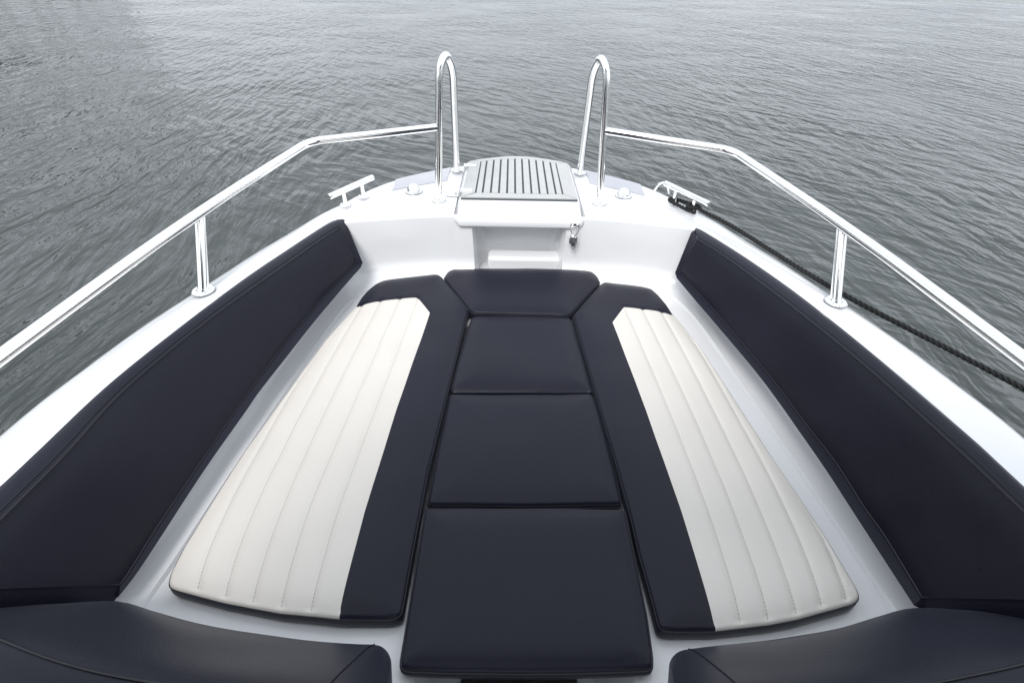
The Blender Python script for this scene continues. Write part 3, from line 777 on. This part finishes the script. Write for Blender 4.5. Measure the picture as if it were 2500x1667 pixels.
bolster('dark navy backrest bolster along the port side wall', [(838, 535.5), (824, 537), (795, 550), (700, 612), (594, 684), (446, 795), (268, 938), (98, 1098), (0, 1190), (-140, 1312), (-270, 1425)],
        [(830, 556.5), (775, 592), (700, 645), (513, 779), (312, 945), (158, 1112), (72, 1199), (0, 1271), (-90, 1361), (-172, 1444)],
        [(869.6, 643.8), (791.3, 726.7), (735, 793), (676.5, 864.5), (600, 969), (575.5, 1002.5), (493.9, 1122.4), (432.6, 1214), (376.5, 1298.5), (312.7, 1400), (293, 1427)],
        [(881, 653), (842, 697), (763, 790.5), (697, 874.7), (633, 956), (600, 1004), (519.4, 1117.3), (458, 1209), (397, 1303.6), (333, 1400), (290, 1455)], (843, 540), (885.5, 643), -1, NAVY, 1)
bolster('rain spotted navy backrest bolster along the starboard side wall', [(1695, 562), (1705, 559), (1762.4, 593.6), (1831.3, 637.6), (1940, 714), (2100, 840), (2347, 1050), (2432, 1127), (2500, 1190), (2650, 1328), (2790, 1455)],
        [(1703, 585.5), (1754.8, 618.4), (1812, 658.6), (1879, 708.4), (1940, 755), (2046.6, 840), (2140, 919), (2285, 1050), (2394, 1150), (2500, 1252), (2610, 1358), (2722, 1468)],
        [(1663.3, 670.5), (1718.4, 731.3), (1764.4, 783), (1840, 872), (1903.8, 949.7), (1967.5, 1036.4), (2039, 1128), (2110.4, 1240), (2156, 1303), (2251, 1459)],
        [(1652, 679), (1697.4, 733), (1739.5, 782), (1840, 901), (1903.8, 985.4), (1952, 1054), (2016, 1146), (2077, 1240), (2136, 1331), (2231, 1477)], (1688, 568), (1648, 667), 1, NAVYS, 5)

# --- console bolsters at the lower corners
def conpad(label, bot, top, be, te, sgn, seed):
    n = 40; HB, HT = 1.04, .88
    PB = resample(catmull([at(u, v, h=HB) for u, v in bot], 8), n); PT = resample(catmull([at(u, v, h=HT) for u, v in top], 8), n)
    root = tag(empty('console_bolster', tuple(PB[n//2])), label, 'cushion', 'navy console backrests')
    def own_(mb, nm, mt, **k):
        o = mb.build(nm, mt, root, **k); o.matrix_parent_inverse = Matrix.Translation(root.location).inverted(); return o
    face = MB(); V = []
    for i in range(n):
        b, t = PB[i], PT[i]
        for k in range(15):
            f = k/14; V.append(b.lerp(t, f)+Vector((0, .5, .8)).normalized()*(.008*(1-(2*f-1)**4)+.002*noise.noise(Vector((b.x*5+seed, f*2, 1)))))
    face.add(V, grid_faces(n, 15)); own_(face, 'face_panel', NAVY, sharp=80)
    tb = MB(); V = []
    for i in range(n):
        t = PT[i]; b = PB[i]; V += [t, t+Vector((0, -.02, .006)), t+Vector((0, -.06, .003)), t+Vector((0, -.085, -.008)), t+Vector((0, -.09, -.04))]
    tb.add(V, grid_faces(n, 5)); own_(tb, 'top_band', NAVY, sharp=80)
    bb = MB(); V = []
    for i in range(n):
        b = PB[i]; V += [b, b+Vector((0, .0015, -.006)), b+Vector((0, -.004, -.03)), b+Vector((0, -.05, -.05))]
    bb.add(V, grid_faces(n, 4)); own_(bb, 'lower_band', NAVY, sharp=80)
    eb = MB(); V = []; m_ = 15; (bu, bv), (tu, tv) = bot[-1], top[-1]; upn = Vector((0, .5, .8)).normalized()
    for q in range(8):
        a = math.pi/2*q/7; sa, ca = math.sin(a), 1-math.cos(a)
        e1 = at(bu+(be[0]-bu)*sa, bv+(be[1]-bv)*ca, h=HB+.02*ca); e2 = at(tu+(te[0]-tu)*sa, tv+(te[1]-tv)*ca, h=HT+.03*ca)
        for k in range(m_): f = k/14; V.append(e1.lerp(e2, f)+upn*(.008-.001*ca)*(1-(2*f-1)**4))
    for k in range(m_): f = k/14; V.append(e1.lerp(e2, f)+Vector((-.002*sgn, -.04, -.06)))
    nq = 9
    eb.add(V, grid_faces(nq, m_)); own_(eb, 'end_band', NAVY, sharp=70)
    mb = MB(); mb.tube([p+Vector((0, 0, .001)) for p in PT], .0022, 6)
    mb.tube([PB[-1].lerp(PT[-1], k/14)+Vector((0, .5, .8)).normalized()*(.008*(1-(2*k/14-1)**4)+.0005) for k in range(15)], .0014, 6)
    own_(mb, 'piping', SEAM)
conpad('smooth navy console backrest at the lower left by the walkway', [(-300, 1478), (-120, 1480), (0, 1482), (140, 1474), (280, 1466), (374, 1491), (467.7, 1517), (561, 1536), (655, 1550), (748, 1562), (842, 1570), (900, 1573), (914, 1573)],
       [(-400, 1400), (-200, 1480), (0, 1561), (112, 1605), (224.5, 1638), (355, 1664), (500, 1685), (650, 1698), (780, 1702)], (956, 1622), (940, 1720), -1, 1)
conpad('water marked navy console backrest at the lower right by the walkway', [(2850, 1485), (2650, 1492), (2500, 1494), (2370, 1490), (2232.6, 1483), (2148, 1503), (2055, 1531), (1961, 1549), (1868, 1563), (1774, 1573), (1705, 1581), (1681, 1584)],
       [(2900, 1480), (2700, 1560), (2500, 1620), (2380, 1647), (2265, 1670), (2100, 1692), (1950, 1705), (1830, 1705)], (1633, 1628), (1655, 1720), 1, 7)

# ================================================================== MOORING ROPE
def three_strand(mb, path, R_, r_, pitch, n=7):
    L = [0]
    for a, b in zip(path, path[1:]): L.append(L[-1]+(b-a).length)
    N_ = int(L[-1]/(pitch/9)); Q = resample(path, N_); up = Vector((0, 0, 1))
    fr = []
    for i in range(N_):
        t = (Q[min(i+1, N_-1)]-Q[max(i-1, 0)]).normalized(); up = (up-t*up.dot(t)).normalized(); fr.append((t, up.copy(), t.cross(up)))
    for s in range(3):
        P = []
        for i in range(N_):
            a = 2*math.pi*(i/N_*L[-1]/pitch+s/3); P.append(Q[i]+fr[i][1]*math.cos(a)*R_+fr[i][2]*math.sin(a)*R_)
        mb.tube(P, r_, n)
pa = P3(.772, 1.985, .846).lerp(P3(.643, 2.205, .846), .29); pb = P3(.772, 1.985, .846).lerp(P3(.643, 2.205, .846), .71)
zr = ZC-.898
c1 = Vector((pa.x, pa.y, zr)); c2 = Vector((pb.x, pb.y, zr)); dd = (c2-c1).normalized(); sd2 = Vector((dd.y, -dd.x, 0))   # outboard
mb = MB()
path = [c1-dd*.03-sd2*.012+Vector((0, 0, 0)), c1-sd2*.021-dd*.004, c1-sd2*.021+dd*.04, c2-sd2*.020, c2+dd*.021-sd2*.004, c2+sd2*.020, c1+dd*.04+sd2*.022+Vector((0, 0, .006)), c1+sd2*.021+Vector((0, 0, .010)), c1-dd*.020+Vector((0, 0, .012)), c1-sd2*.022+dd*.008+Vector((0, 0, .015)), c1+dd*.022+sd2*.004+Vector((0, 0, .018)), c1+sd2*.022-dd*.006+Vector((0, 0, .015))]
e1 = at(2500, 949, x=1.40); e2 = e1+(e1-at(1712, 514, h=.89)).normalized()*1.2
lead = [at(1712, 514, h=.885), at(1800, 560, h=.89), at(2046, 711, x=1.045), e1, e2+Vector((0, 0, .02))]
full = catmull(path+[lead[0]], 8)+catmull(lead, 16)[1:]
three_strand(mb, full, .0046, .0042, .050, 9)
tag(mb.build('mooring_rope', ROPE), 'black twisted mooring rope tied round the starboard cleat and led aft', 'rope')
